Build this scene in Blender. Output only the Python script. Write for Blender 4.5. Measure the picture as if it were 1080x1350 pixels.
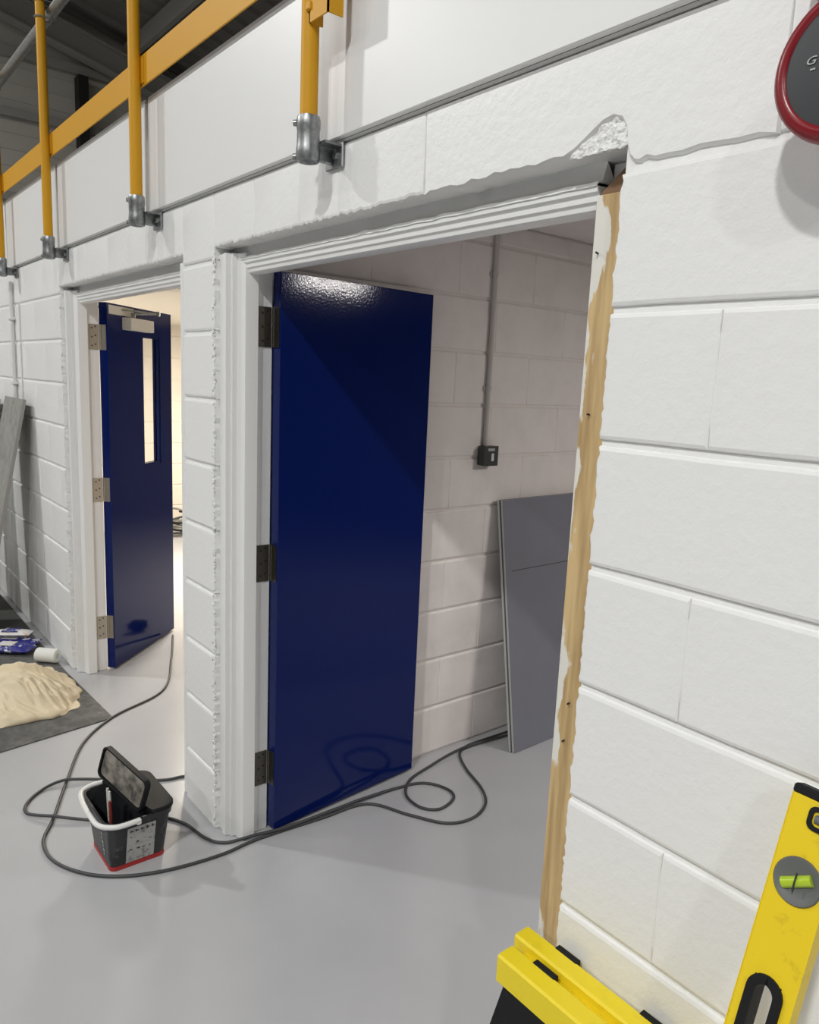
import bpy, bmesh, math, random
from mathutils import Vector, Matrix, noise
R_ = random.Random(7)
SC = bpy.context.scene
COL = SC.collection
for o in list(bpy.data.objects):
    bpy.data.objects.remove(o)

# ------------------------------------------------------------------ camera
cam_d = bpy.data.cameras.new('camera')
cam_d.sensor_fit = 'HORIZONTAL'; cam_d.sensor_width = 36.0
cam_d.lens = 994.4 / 1080 * 36
cam_d.clip_start = 0.02; cam_d.clip_end = 100
cam = bpy.data.objects.new('camera', cam_d); COL.objects.link(cam)
rt = Vector((0.6252, 0.7793, 0.0430)); up = Vector((-0.1600, 0.0741, 0.9843)); fw = Vector((-0.7639, 0.6223, -0.1710))
m = Matrix((rt, up, -fw)).transposed().to_4x4(); m.translation = (0.8226, -1.0896, 1.6670)
cam.matrix_world = m
SC.camera = cam

# ------------------------------------------------------------------ light
w = bpy.data.worlds.new('hall_ambient'); SC.world = w; w.use_nodes = True
w.node_tree.nodes['Background'].inputs[0].default_value = (1.0, 0.995, 0.98, 1)
w.node_tree.nodes['Background'].inputs[1].default_value = 0.035
SC.view_settings.view_transform = 'Standard'
SC.view_settings.look = 'None'
SC.view_settings.gamma = 1.0
SC.view_settings.use_curve_mapping = False
SC.view_settings.exposure = 0.0

def disc_lamp(name, loc, power, size, color=(1, 1, .985)):
    d = bpy.data.lights.new(name, 'AREA'); d.shape = 'DISK'; d.size = size; d.energy = power; d.color = color
    o = bpy.data.objects.new(name, d); COL.objects.link(o); o.location = loc
    return o
# a row of high bay lamps along the hall, and a further row behind
for x, p in ((-10.5, 120), (-6.8, 270), (-2.6, 35), (1.6, 240), (5.4, 125)):
    disc_lamp('high_bay_lamp', (x, -4.0, 5.90), p, .30)
for x, p in ((-7.0, 130), (-2.0, 100), (3.0, 290)):
    disc_lamp('high_bay_lamp', (x, -9.0, 7.5), p, .40)
rl_ = disc_lamp('room_strip_lamp', (.73, 2.40, 2.338), 45, .12, (1, .95, .91))
rl_.data.shape = 'RECTANGLE'; rl_.data.size_y = .62
disc_lamp('store_lamp', (-4.9, 1.7, 2.10), 135, .5, (1, .91, .78))

# ------------------------------------------------------------------ materials
MATS = {}
def mat(name, color, rough=.5, metal=0., spec=.5, bump=None, var=None, coat=0.):
    """bump: (scale, strength, distance[, scale2, strength2, distance2]); var: (scale, colour2, low, high)"""
    if name in MATS: return MATS[name]
    M = bpy.data.materials.new(name); M.use_nodes = True
    nt = M.node_tree; b = nt.nodes['Principled BSDF']
    b.inputs['Base Color'].default_value = (*color, 1); b.inputs['Roughness'].default_value = rough
    b.inputs['Metallic'].default_value = metal; b.inputs['Specular IOR Level'].default_value = spec
    b.inputs['Coat Weight'].default_value = coat
    geo = nt.nodes.new('ShaderNodeNewGeometry')
    prev = None
    if bump:
        for i in range(0, len(bump), 3):
            n = nt.nodes.new('ShaderNodeTexNoise'); n.inputs['Scale'].default_value = bump[i]; n.inputs['Detail'].default_value = 3
            nt.links.new(geo.outputs['Position'], n.inputs['Vector'])
            bp = nt.nodes.new('ShaderNodeBump'); bp.inputs['Strength'].default_value = bump[i+1]; bp.inputs['Distance'].default_value = bump[i+2]
            nt.links.new(n.outputs['Fac'], bp.inputs['Height'])
            if prev: nt.links.new(prev.outputs['Normal'], bp.inputs['Normal'])
            prev = bp
        nt.links.new(prev.outputs['Normal'], b.inputs['Normal'])
    if var:
        n = nt.nodes.new('ShaderNodeTexNoise'); n.inputs['Scale'].default_value = var[0]; n.inputs['Detail'].default_value = 6
        n.inputs['Roughness'].default_value = .62
        nt.links.new(geo.outputs['Position'], n.inputs['Vector'])
        r = nt.nodes.new('ShaderNodeValToRGB'); r.color_ramp.elements[0].position = var[2]; r.color_ramp.elements[1].position = var[3]
        r.color_ramp.elements[0].color = (*color, 1); r.color_ramp.elements[1].color = (*var[1], 1)
        nt.links.new(n.outputs['Fac'], r.inputs['Fac']); nt.links.new(r.outputs['Color'], b.inputs['Base Color'])
    MATS[name] = M
    return M
WHITE = mat('white_masonry_paint', (.80, .80, .785), .42, bump=(230, .26, .0013, 45, .36, .0042))
WHITE_R = mat('white_rough_paint', (.80, .80, .785), .45, bump=(120, .9, .006, 30, .6, .008))
ROOMW = mat('off_white_masonry_paint', (.80, .745, .715), .6, bump=(180, .2, .001, 25, .3, .003), var=(7, (.73, .68, .65), .45, .75))
DIMWALL = mat('dimmed_unseen_wall', (.16, .155, .15), .8, bump=(60, .3, .003))  # unseen room walls, kept dark so the blue door reflects little light
CREAM = mat('cream_masonry_paint', (.80, .74, .64), .6, bump=(180, .2, .001))
GLOSSW = mat('white_gloss_timber_paint', (.79, .79, .775), .28, bump=(60, .12, .002))
PANELW = mat('white_panel_paint', (.76, .76, .75), .4, bump=(14, .10, .004))
FLOORM = mat('grey_floor_paint', (.445, .445, .455), .22, spec=.45, bump=(160, .04, .0006), var=(3.0, (.415, .415, .425), .35, .75))
BLUE = mat('blue_gloss_paint', (.0035, .012, .100), .08, spec=.26, bump=(130, .18, .001))
STEEL = mat('galvanised_steel', (.36, .37, .37), .38, .85, bump=(180, .2, .001), var=(60, (.22, .23, .235), .4, .65))
HINGE_D = mat('bronzed_hinge_steel', (.13, .12, .10), .35, .9, bump=(200, .1, .001))
HINGE_L = mat('satin_hinge_steel', (.42, .38, .32), .4, .85)
SILVER = mat('silver_closer_cover', (.82, .80, .74), .35)
YEL = mat('yellow_rail_paint', (.62, .31, .012), .5, spec=.25, bump=(40, .08, .002))
YELP = mat('yellow_plastic', (.82, .64, .015), .45, bump=(300, .1, .0006), var=(18, (.68, .51, .015), .55, .8))
YELL = mat('yellow_level_paint', (.78, .57, .015), .4, bump=(90, .08, .0008), var=(35, (.60, .42, .015), .6, .75))
BLACKP = mat('black_plastic', (.014, .014, .015), .55, spec=.14, bump=(200, .15, .0008))
DARKV = mat('dark_steel_and_void_shade', (.012, .011, .010), .7)  # dark steel parts, also the painted shade of the void behind the panels
CABLE = mat('dark_grey_cable', (.048, .05, .051), .5)
ROOFM = mat('grey_roof_sheet', (.17, .16, .145), .7)
CLADM = mat('grey_gable_cladding', (.46, .44, .39), .7)
BEAMM = mat('grey_steel_beam', (.30, .29, .265), .6)
GREYB = mat('blue_grey_board', (.205, .21, .245), .42, var=(2.5, (.19, .19, .22), .4, .7))
EDGEC = mat('pale_board_edge', (.52, .53, .48), .6)
PVC = mat('grey_painted_conduit', (.52, .495, .475), .5)
PVCW = mat('white_conduit', (.72, .72, .70), .5)
SWG = mat('dark_grey_metal_box', (.075, .08, .075), .42, .5)
WSW = mat('white_switch_plastic', (.72, .72, .70), .35)
CONC = mat('grey_dusty_board', (.29, .285, .26), .75, bump=(60, .3, .002), var=(14, (.20, .198, .18), .42, .7))
MATM = mat('dark_grey_mat', (.088, .087, .083), .85, bump=(90, .5, .004), var=(16, (.165, .16, .153), .42, .72))
DARKB = mat('dark_floor_board', (.06, .06, .055), .8, bump=(60, .3, .002))
CLOTH = mat('cotton_dust_sheet', (.72, .62, .44), .9, bump=(160, .3, .002, 18, .3, .008), var=(5, (.62, .52, .36), .45, .75))
PACKB = mat('blue_printed_film', (.035, .035, .22), .25, var=(26, (.70, .70, .74), .55, .60))
PACKO = mat('pale_printed_film', (.70, .68, .66), .3, var=(24, (.62, .30, .10), .58, .66))
ROLLW = mat('white_foam_roll', (.74, .74, .70), .8)
RED = mat('red_gloss_plastic', (.21, .008, .014), .3)
REDB = mat('red_tub_base', (.38, .02, .02), .4)
GREYF = mat('charcoal_face', (.045, .047, .050), .45)
PRINT = mat('pale_print', (.42, .43, .43), .5)
PRINTD = mat('dark_print', (.03, .03, .03), .6)
TUB = mat('black_tub_plastic', (.022, .023, .026), .4, var=(28, (.16, .16, .155), .60, .82))
TUBL = mat('tub_label', (.42, .42, .40), .5, var=(55, (.22, .22, .22), .52, .64))
LIDU = mat('dirty_lid_underside', (.05, .047, .042), .6, var=(18, (.27, .245, .205), .38, .62))
HANDW = mat('white_handle_plastic', (.74, .74, .71), .4)
SUCT = mat('tool_handle_pale', (.55, .52, .47), .5)
TOOLR = mat('tool_handle_red', (.25, .04, .03), .5)
VIALG = mat('green_vial', (.40, .55, .03), .15)
GREYR = mat('grey_vial_ring', (.12, .125, .12), .45)
BROWN = mat('dark_brown_timber', (.20, .115, .06), .8, bump=(90, .3, .002))
GLASS = bpy.data.materials.new('clear_glass'); GLASS.use_nodes = True
_b = GLASS.node_tree.nodes['Principled BSDF']; _b.inputs['Transmission Weight'].default_value = 1; _b.inputs['Roughness'].default_value = 0
_b.inputs['IOR'].default_value = 1.05

def wood_mat():
    M = bpy.data.materials.new('bare_timber_with_old_paint'); M.use_nodes = True; nt = M.node_tree
    b = nt.nodes['Principled BSDF']; b.inputs['Roughness'].default_value = .65
    geo = nt.nodes.new('ShaderNodeNewGeometry')
    mp = nt.nodes.new('ShaderNodeMapping'); mp.inputs['Scale'].default_value = (60, 60, 4)
    nt.links.new(geo.outputs['Position'], mp.inputs['Vector'])
    g = nt.nodes.new('ShaderNodeTexNoise'); g.inputs['Scale'].default_value = 1; g.inputs['Detail'].default_value = 4
    nt.links.new(mp.outputs['Vector'], g.inputs['Vector'])
    r = nt.nodes.new('ShaderNodeValToRGB'); r.color_ramp.elements[0].color = (.36, .235, .10, 1); r.color_ramp.elements[1].color = (.60, .43, .21, 1)
    r.color_ramp.elements[0].position = .3; r.color_ramp.elements[1].position = .62
    nt.links.new(g.outputs['Fac'], r.inputs['Fac'])
    # old white paint left in patches, mostly towards the room edge of the timber
    mp2 = nt.nodes.new('ShaderNodeMapping'); mp2.inputs['Scale'].default_value = (18, 18, 6)
    nt.links.new(geo.outputs['Position'], mp2.inputs['Vector'])
    n2 = nt.nodes.new('ShaderNodeTexNoise'); n2.inputs['Scale'].default_value = 1.0; n2.inputs['Detail'].default_value = 5; n2.inputs['Roughness'].default_value = .5
    nt.links.new(mp2.outputs['Vector'], n2.inputs['Vector'])
    sx = nt.nodes.new('ShaderNodeSeparateXYZ'); nt.links.new(geo.outputs['Position'], sx.inputs[0])
    mr = nt.nodes.new('ShaderNodeMapRange'); mr.inputs[1].default_value = -.10; mr.inputs[2].default_value = -.045; mr.inputs[3].default_value = .20; mr.inputs[4].default_value = -.13
    nt.links.new(sx.outputs[0], mr.inputs[0])
    ad = nt.nodes.new('ShaderNodeMath'); ad.operation = 'ADD'; nt.links.new(n2.outputs['Fac'], ad.inputs[0]); nt.links.new(mr.outputs[0], ad.inputs[1])
    r2 = nt.nodes.new('ShaderNodeValToRGB'); r2.color_ramp.elements[0].position = .54; r2.color_ramp.elements[1].position = .57
    nt.links.new(ad.outputs[0], r2.inputs['Fac'])
    mx = nt.nodes.new('ShaderNodeMix'); mx.data_type = 'RGBA'
    nt.links.new(r2.outputs['Color'], mx.inputs[0]); nt.links.new(r.outputs['Color'], mx.inputs[6]); mx.inputs[7].default_value = (.70, .68, .62, 1)
    nt.links.new(mx.outputs[2], b.inputs['Base Color'])
    return M
WOOD = wood_mat()

# ------------------------------------------------------------------ helpers
def link(name, me, material=None, parent=None, loc=None, smooth=False):
    o = bpy.data.objects.new(name, me); COL.objects.link(o)
    if material and not me.materials: me.materials.append(material)
    if parent: o.parent = parent
    if loc: o.location = loc
    if smooth:
        for p in me.polygons: p.use_smooth = True
    return o
def obj(name, bm, material, parent=None, loc=None, smooth=False, auto=None):
    bmesh.ops.recalc_face_normals(bm, faces=bm.faces)
    me = bpy.data.meshes.new(name); bm.to_mesh(me); bm.free()
    o = link(name, me, material, parent, loc, smooth or auto is not None)
    if auto is not None:
        me.set_sharp_from_angle(angle=math.radians(auto))
    return o
def empty(name, loc=(0, 0, 0)):
    o = bpy.data.objects.new(name, None); COL.objects.link(o); o.location = loc; o.empty_display_size = .1
    return o
def tag(o, label=None, cat=None, group=None, kind=None):
    if label: o['label'] = label
    if cat: o['category'] = cat
    if group: o['group'] = group
    if kind: o['kind'] = kind
    return o
def box(bm, a, b, bev=0, seg=2):
    r = bmesh.ops.create_cube(bm, size=1)
    vs = r['verts']
    for v in vs:
        v.co = Vector([(a[i]+b[i])/2 + v.co[i]*(b[i]-a[i]) for i in range(3)])
    if bev:
        es = list({e for v in vs for e in v.link_edges})
        bmesh.ops.bevel(bm, geom=es, offset=bev, segments=seg, affect='EDGES', profile=.5)
    return bm
def nb(): return bmesh.new()
def boxbm(a, b, bev=0, seg=2): return box(bmesh.new(), a, b, bev, seg)
def cyl(bm, p0, p1, r0, r1=None, n=24, cap=True):
    if r1 is None: r1 = r0
    p0 = Vector(p0); p1 = Vector(p1); ax = (p1-p0)
    q = ax.to_track_quat('Z', 'Y').to_matrix()
    A = []; B = []
    for i in range(n):
        a = 2*math.pi*i/n; d = q @ Vector((math.cos(a), math.sin(a), 0))
        A.append(bm.verts.new(p0+d*r0)); B.append(bm.verts.new(p1+d*r1))
    for i in range(n): bm.faces.new((A[i], A[(i+1) % n], B[(i+1) % n], B[i]))
    if cap: bm.faces.new(A[::-1]); bm.faces.new(B)
    return bm
def lathe(bm, c, axis, prof, n=40):
    """prof: list of (radius, distance along axis)"""
    q = Vector(axis).to_track_quat('Z', 'Y').to_matrix(); c = Vector(c)
    rings = []
    for r, h in prof:
        if r < 1e-6: rings.append([bm.verts.new(c+q @ Vector((0, 0, h)))])
        else: rings.append([bm.verts.new(c+q @ Vector((r*math.cos(2*math.pi*i/n), r*math.sin(2*math.pi*i/n), h))) for i in range(n)])
    for a, b in zip(rings[:-1], rings[1:]):
        if len(a) == 1:
            for i in range(n): bm.faces.new((a[0], b[i], b[(i+1) % n]))
        elif len(b) == 1:
            for i in range(n): bm.faces.new((a[i], b[0], a[(i+1) % n]))
        else:
            for i in range(n): bm.faces.new((a[i], b[i], b[(i+1) % n], a[(i+1) % n]))
    return bm
def catmull(P, per=8):
    P = [Vector(p) for p in P]; Q = [P[0]*2-P[1]] + P + [P[-1]*2-P[-2]]; out = []
    for i in range(1, len(Q)-2):
        for k in range(per):
            t = k/per; a, b, c, d = Q[i-1:i+3]
            out.append(.5*((2*b)+(c-a)*t+(2*a-5*b+4*c-d)*t*t+(3*b-a-3*c+d)*t**3))
    out.append(P[-1]); return out
def tube(bm, pts, r, n=10):
    pts = [Vector(p) for p in pts]; rings = []
    for i, p in enumerate(pts):
        t = (pts[min(i+1, len(pts)-1)]-pts[max(i-1, 0)]).normalized()
        u = t.cross(Vector((0, 0, 1)))
        if u.length < 1e-3: u = t.cross(Vector((0, 1, 0)))
        u.normalize(); v = u.cross(t)
        rings.append([bm.verts.new(p+(u*math.cos(2*math.pi*k/n)+v*math.sin(2*math.pi*k/n))*r) for k in range(n)])
    for a, b in zip(rings[:-1], rings[1:]):
        for k in range(n): bm.faces.new((a[k], a[(k+1) % n], b[(k+1) % n], b[k]))
    bm.faces.new(rings[0][::-1]); bm.faces.new(rings[-1])
    return bm
def prism(bm, poly, axis, a, b):
    """poly: 2D points; axis 'x': (y,z) pts, 'y': (x,z), 'z': (x,y)"""
    def P(p, t): return {'x': (t, p[0], p[1]), 'y': (p[0], t, p[1]), 'z': (p[0], p[1], t)}[axis]
    A = [bm.verts.new(P(p, a)) for p in poly]; B = [bm.verts.new(P(p, b)) for p in poly]
    n = len(poly)
    for i in range(n): bm.faces.new((A[i], A[(i+1) % n], B[(i+1) % n], B[i]))
    bm.faces.new(A[::-1]); bm.faces.new(B)
    return bm

# ------------------------------------------------------------------ block work
# a block in local space: u along the wall 0..w, z 0..h, face at depth 0, body going to +depth
BM = {}
JB = .0075           # depth of the joint behind the block face
def block_mesh(w, h, var, jl=False, jr=False, jb=False, fine=False):
    key = (round(w, 3), round(h, 3), var, jl, jr, jb)
    if key in BM: return BM[key]
    rr = random.Random(hash(key) & 0xffff)
    def side(p, q, nseg, amp, inward):
        pts = []
        for i in range(nseg):
            t = i/nseg
            j = 0 if i == 0 else rr.uniform(-amp, amp)*rr.random()+amp*.9*noise.noise(Vector((i*.35, var*7+p[0], 1)))
            pts.append((p[0]+(q[0]-p[0])*t+inward[0]*j, p[1]+(q[1]-p[1])*t+inward[1]*j))
        return pts
    gh, gv = .005, .0
    x0, x1, z0, z1 = (0 if jl else gv), (w if jr else w-gv), (0 if jb else gh), h-gh
    nh = max(2, int(w/.09))
    outer = side((x0, z0), (x1, z0), 34 if jb else nh, .0042 if jb else .0012, (0, 1)) + \
        side((x1, z0), (x1, z1), 24 if jr else 6, .0030 if jr else .0006, (-1, 0)) + \
        side((x1, z1), (x0, z1), nh, .0012, (0, -1)) + side((x0, z1), (x0, z0), 24 if jl else 6, .0030 if jl else .0006, (1, 0))
    me = bpy.data.meshes.new('block'); bm = bmesh.new()
    bv, bh = .008, .004
    def inset(p):
        x = p[0]+(bh if p[0] < w*.5 else -bh) if (p[0]-x0 < .012 or x1-p[0] < .012) else p[0]
        z = p[1]+(bv if p[1] < h*.5 else -bv) if (p[1]-z0 < .012 or z1-p[1] < .012) else p[1]
        return (x, z)
    D = .055
    F = [bm.verts.new((inset(p)[0], rr.uniform(-.0004, .0004), inset(p)[1])) for p in outer]
    Mi = [bm.verts.new((p[0]*.7+inset(p)[0]*.3, .0022, p[1]*.7+inset(p)[1]*.3)) for p in outer]
    def dep(p, d, ds): return ds if ((p[0]-x0 < .012 and not jl) or (x1-p[0] < .012 and not jr)) and .012 < p[1]-z0 and p[1] < z1-.012 else d
    for v, p in zip(Mi, outer): v.co.y = dep(p, .0022, .0008)
    O = [bm.verts.new((p[0], dep(p, JB+.001, .0022), p[1])) for p in outer]
    B = [bm.verts.new((p[0], D, p[1])) for p in outer]
    n = len(outer)
    for X, Y in ((F, Mi), (Mi, O), (O, B)):
        for i in range(n): f = bm.faces.new((X[i], Y[i], Y[(i+1) % n], X[(i+1) % n]))
    f = bm.faces.new(F[::-1])
    bmesh.ops.recalc_face_normals(bm, faces=bm.faces)
    bm.to_mesh(me); bm.free()
    for p in me.polygons: p.use_smooth = True
    me.set_sharp_from_angle(angle=math.radians(17))
    BM[key] = me
    return me
def course(parent, mt, i, u0, u1, off, place, jl=False, jr=False, h=.225, zb=None, name='block', jb=False):
    """fill u0..u1 of course i with blocks; off = joint phase"""
    js = [u0]
    k = math.floor((u0-off)/.45)
    while True:
        k += 1; x = off+k*.45
        if x >= u1-.05: break
        if x > u0+.05: js.append(x)
    js.append(u1)
    for a, b in zip(js[:-1], js[1:]):
        me = block_mesh(b-a, h, R_.randint(0, 2), jl and a == u0, jr and b == u1, jb)
        if not me.materials: me.materials.append(mt)
        o = bpy.data.objects.new(name, me); COL.objects.link(o); o.parent = parent
        if me.materials[0] is not mt:
            o.material_slots[0].link = 'OBJECT'; o.material_slots[0].material = mt
        place(o, a, i*.225 if zb is None else zb)

# ------------------------------------------------------------------ structure
O1L, O1R = -1.575, 0.0            # near opening
O2L, O2R = -3.43, -1.832          # far opening
ZL = 2.065                        # underside of lintels
ZT = 2.240                        # top of block work
WT = .165                         # wall thickness
tag(obj('floor', boxbm((-14, -12, -.12), (7, 7, 0)), FLOORM), 'smooth pale grey painted concrete floor of the hall and rooms', 'floor', kind='structure')

bm = nb()
for a, b, z0 in ((-7.2, O2L, 0), (O2L, O2R, ZL), (O2R, O1L, 0), (O1L, O1R, ZL), (O1R, 4.1, 0)):
    e = .004
    x0 = a+(e if z0 == ZL and 0 else 0); box(bm, (a+.003, JB, z0+(.004 if z0 else 0)), (b-.003 if z0 == 0 else b+.003, WT, ZT))
wf = obj('wall_front', bm, WHITE); tag(wf, 'white painted concrete block wall with two door openings', 'wall', kind='structure')
def pl_front(o, u, z): o.location = (u, 0, z)
for i in range(9):
    off = .205 if i % 2 else -.02
    course(wf, WHITE, i, -7.2, O2L, off+.09, pl_front, jr=True)
    course(wf, WHITE, i, O2R, O1L, 9.0, pl_front, jr=True, jl=True)
    course(wf, WHITE, i, O1R, 4.1, off, pl_front, jl=True)
# course 9: ordinary blocks over the piers, lintel blocks over the openings
h9 = ZT-2.025
course(wf, WHITE, 9, -7.2, O2L-.10, .295, pl_front, h=h9)
course(wf, WHITE, 9, .26, 4.1, .26, pl_front, h=h9)
for a, b in ((O2L-.10, O2L+.0), (O2R, O1L)):
    course(wf, WHITE, 9, a, b, 9.0, pl_front, h=h9)
for a, b in ((O2L, -2.95), (-2.95, -2.4), (-2.4, O2R), (O1L, -1.04), (-1.04, -.517)):
    course(wf, WHITE, 9, a, b, 50.0, pl_front, h=ZT-ZL, zb=ZL, name='lintel_block', jb=True)
# last lintel block by the corner, with a chunk broken out of it
def poly_block(name, outer, mt, parent, d0=0, D=.055, bev=.005):
    c = Vector((sum(p[0] for p in outer)/len(outer), sum(p[1] for p in outer)/len(outer)))
    bm = nb(); n = len(outer); ins = []
    for i in range(n):
        a, b, q = Vector(outer[i-1]), Vector(outer[i]), Vector(outer[(i+1) % n])
        t = (q-a).normalized(); nn = Vector((-t.y, t.x)); ins.append(b+nn*bev)
    F = [bm.verts.new((p.x, d0, p.y)) for p in ins]
    O = [bm.verts.new((p[0], d0+bev*1.2, p[1])) for p in outer]
    B = [bm.verts.new((p[0], D, p[1])) for p in outer]
    for X, Y in ((F, O), (O, B)):
        for i in range(n): bm.faces.new((X[i], Y[i], Y[(i+1) % n], X[(i+1) % n]))
    bm.faces.new(F)
    return obj(name, bm, mt, parent, smooth=True, auto=50)
rr = random.Random(3)
bot = [(-.515+i*.0215, ZL+rr.uniform(-.004, .004)) for i in range(20)]
bot = [p for p in bot if p[0] < -.108]
chip = [(-.103, 2.074), (-.085, 2.084), (-.062, 2.098), (-.044, 2.108), (-.026, 2.112), (-.010, 2.106), (-.001, 2.092), (.002, 2.075)]
crack = [(.004, 2.062), (.010, 2.045), (.022, 2.0335), (.034, 2.031), (.046, 2.036), (.062, 2.0305), (.085, 2.031), (.11, 2.0295), (.14, 2.0335), (.165, 2.032), (.20, 2.0295), (.23, 2.0305), (.2598, 2.029)]
poly_block('lintel_block', bot+chip+crack+[(.2598, ZT-.003), (-.515, ZT-.003)], WHITE, wf)
# rough recess behind the chip
bm = nb(); nx, nz = 22, 12
V = {}
for i in range(nx+1):
    for j in range(nz+1):
        x = -.115+.13*i/nx; z = 2.052+.068*j/nz
        V[i, j] = bm.verts.new((x, .0050-.0050*noise.noise(Vector((x*70, z*70, 1)))-.0030*noise.noise(Vector((x*170, z*170, 3))), max(z, ZL-.003+.004*noise.noise(Vector((x*80, 0, 0))))))
for i in range(nx):
    for j in range(nz): bm.faces.new((V[i, j], V[i+1, j], V[i+1, j+1], V[i, j+1]))
obj('broken_plaster_patch', bm, WHITE_R, wf)
# paint runs / rough snots along the pier edge and door edges, as in thick masonry paint
def ragged(parent, x, z0, z1, sgn, n, seed):
    q = random.Random(seed); bm = nb()
    for _ in range(n):
        z = q.uniform(z0, z1); s = q.uniform(.0025, .0065); xx = x-sgn*q.uniform(.001, .017)
        mt = Matrix.Translation((xx, q.uniform(-.0005, .003), z)) @ Matrix.Rotation(q.uniform(-1, 1), 4, 'Y') @ Matrix.Diagonal((s, s*.55, s*q.uniform(.8, 2.2), 1))
        bmesh.ops.create_icosphere(bm, subdivisions=1, radius=1, matrix=mt)
    o = obj('rough_paint_edge', bm, WHITE_R, parent, smooth=True); o['kind'] = 'stuff'
ragged(wf, O1L+.002, .02, 2.05, 1, 330, 1); ragged(wf, O2L+.002, .1, 2.05, 1, 200, 2)

# partition seen in the near room (its face looks to +X)
wp = obj('wall_left', boxbm((O2R+.02, WT, 0), (-1.57-JB, 4.6, 2.345)), ROOMW); tag(wp, 'off white block partition wall behind the open blue door', 'wall', kind='structure')
def pl_part(o, u, z): o.location = (-1.57, u, z); o.rotation_euler = (0, 0, math.pi/2)
for i in range(11):
    h = .225 if i < 10 else .095
    course(wp, ROOMW, i, WT+.002, 4.6, 1.075 if i % 2 else 1.30, pl_part, h=h)
tag(obj('wall_back', boxbm((-7.1, 4.6, 0), (4.1, 4.75, 2.35)), DIMWALL), 'plain grey back wall of the rooms', 'wall', kind='structure')
tag(obj('wall_right', boxbm((3.95, WT, 0), (4.1, 4.6, 2.345)), DIMWALL), 'plain grey right wall inside the near room', 'wall', kind='structure')
tag(obj('ceiling', boxbm((-1.80, WT, 2.345), (4.1, 4.75, 2.40)), ROOMW), 'plain off white ceiling of the near room', 'ceiling', kind='structure')
# far room: warm lit
ws = obj('wall_far', boxbm((-7.2, WT, 0), (-7.04-JB, 4.6, 2.2)), CREAM); tag(ws, 'cream lit block wall at the end of the far room', 'wall', kind='structure')
def pl_far(o, u, z): o.location = (-7.04, u, z); o.rotation_euler = (0, 0, math.pi/2)
for i in range(10):
    course(ws, CREAM, i, WT+.002, 4.6, 1.0 if i % 2 else 1.225, pl_far)
tag(obj('ceiling_far', boxbm((-7.2, WT, 2.135), (O2R+.02, 4.75, 2.30)), CREAM), 'cream ceiling of the warmly lit far room', 'ceiling', kind='structure')

# hall: gable wall, rafter, roof sheet
def roofz(y): return 6.22-.24*(y-1.13)
bm = nb(); prism(bm, [(-12, 0), (7, 0), (7, roofz(7)), (-12, roofz(-12))], 'x', -10.3, -10.02)
wg = obj('wall_gable', bm, CLADM); tag(wg, 'dull grey clad gable wall high up behind the yellow rail', 'wall', kind='structure')
for z in (2.9, 3.7, 4.67, 5.35):
    obj('sheeting_rail', boxbm((-10.02, -12, z-.05), (-9.94, 7, z+.05)), BEAMM, wg)
for z in [2.55+.19*i for i in range(15)]:
    obj('cladding_rib', boxbm((-10.025, -12, z-.006), (-10.012, 7, z+.006)), CLADM, wg)
for y in (-4.5, 2.01, 5.6):
    obj('gable_column', boxbm((-10.0, y-.06, 0), (-9.82, y+.06, roofz(y)-.75)), DARKV if y == 2.01 else BEAMM, wg)
# roof with ribs running down the slope
bm = nb(); pts = []
x = -10.3
while x < 7:
    pts += [(x, 0), (x+.20, 0), (x+.225, -.045), (x+.30, -.045), (x+.325, 0)]
    x += .333
A = [bm.verts.new((p[0], -12, roofz(-12)+p[1])) for p in pts]; B = [bm.verts.new((p[0], 7, roofz(7)+p[1])) for p in pts]
for i in range(len(pts)-1): bm.faces.new((A[i], A[i+1], B[i+1], B[i]))
rf = obj('roof', bm, ROOFM)
mod = rf.modifiers.new('thick', 'SOLIDIFY'); mod.thickness = .02; mod.offset = 1
tag(rf, 'dark grey profiled metal roof sheeting over the hall', 'roof', kind='structure')
def rafter(x, dz, d):
    bm = nb(); w = .09
    for (xa, xb, z0, z1) in ((x-w, x+w, -.02, 0), (x-.006, x+.006, -d, 0), (x-w, x+w, -d, -d+.02)):
        prism(bm, [(-12, roofz(-12)+dz+z0), (7, roofz(7)+dz+z0), (7, roofz(7)+dz+z1), (-12, roofz(-12)+dz+z1)], 'x', xa, xb)
    return obj('rafter', bm, BEAMM, rf)
for xx in (-9.75, -3.5, 2.8): rafter(xx, -.30, .30)
for y in (-10, -8, -6, -4, -2, .3, 2.6, 4.8):
    obj('purlin', boxbm((-10.1, y-.03, roofz(y)-.27), (7, y+.03, roofz(y)-.05)), BEAMM, rf)

# mezzanine edge over the block wall: white panels, near-black box painting the shade of the void behind
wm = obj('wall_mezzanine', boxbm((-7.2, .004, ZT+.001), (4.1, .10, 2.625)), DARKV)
tag(wm, 'row of white fascia panels along the mezzanine edge above the doors', 'fascia', kind='structure')
ZP0, ZP1, YP = 2.2415, 2.636, -.019
for a, b in ((-6.8, -5.68), (-5.648, -4.515), (-4.483, -3.355), (-3.323, -2.126), (-2.094, 4.1)):
    bm = nb(); box(bm, (a, YP, ZP0), (b, YP+.017, ZP1-.010), .002, 1)
    pn = obj('fascia_panel', bm, PANELW, wm)
    obj('top_edge', boxbm((a, YP+.002, ZP1-.0095), (b, YP+.018, ZP1)), PVCW, pn)
for x in (-5.664, -4.499, -3.339, -2.11):
    obj('joint_strip', boxbm((x-.02, -.0015, ZP0+.004), (x+.02, .0035, 2.50)), PANELW, wm)
obj('gap_fill_strip', boxbm((-7.2, -.003, ZT-.004), (4.1, .0038, ZP0-.0004)), PVCW, wm)  # strip added to lighten the dark gap under the panels
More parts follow.
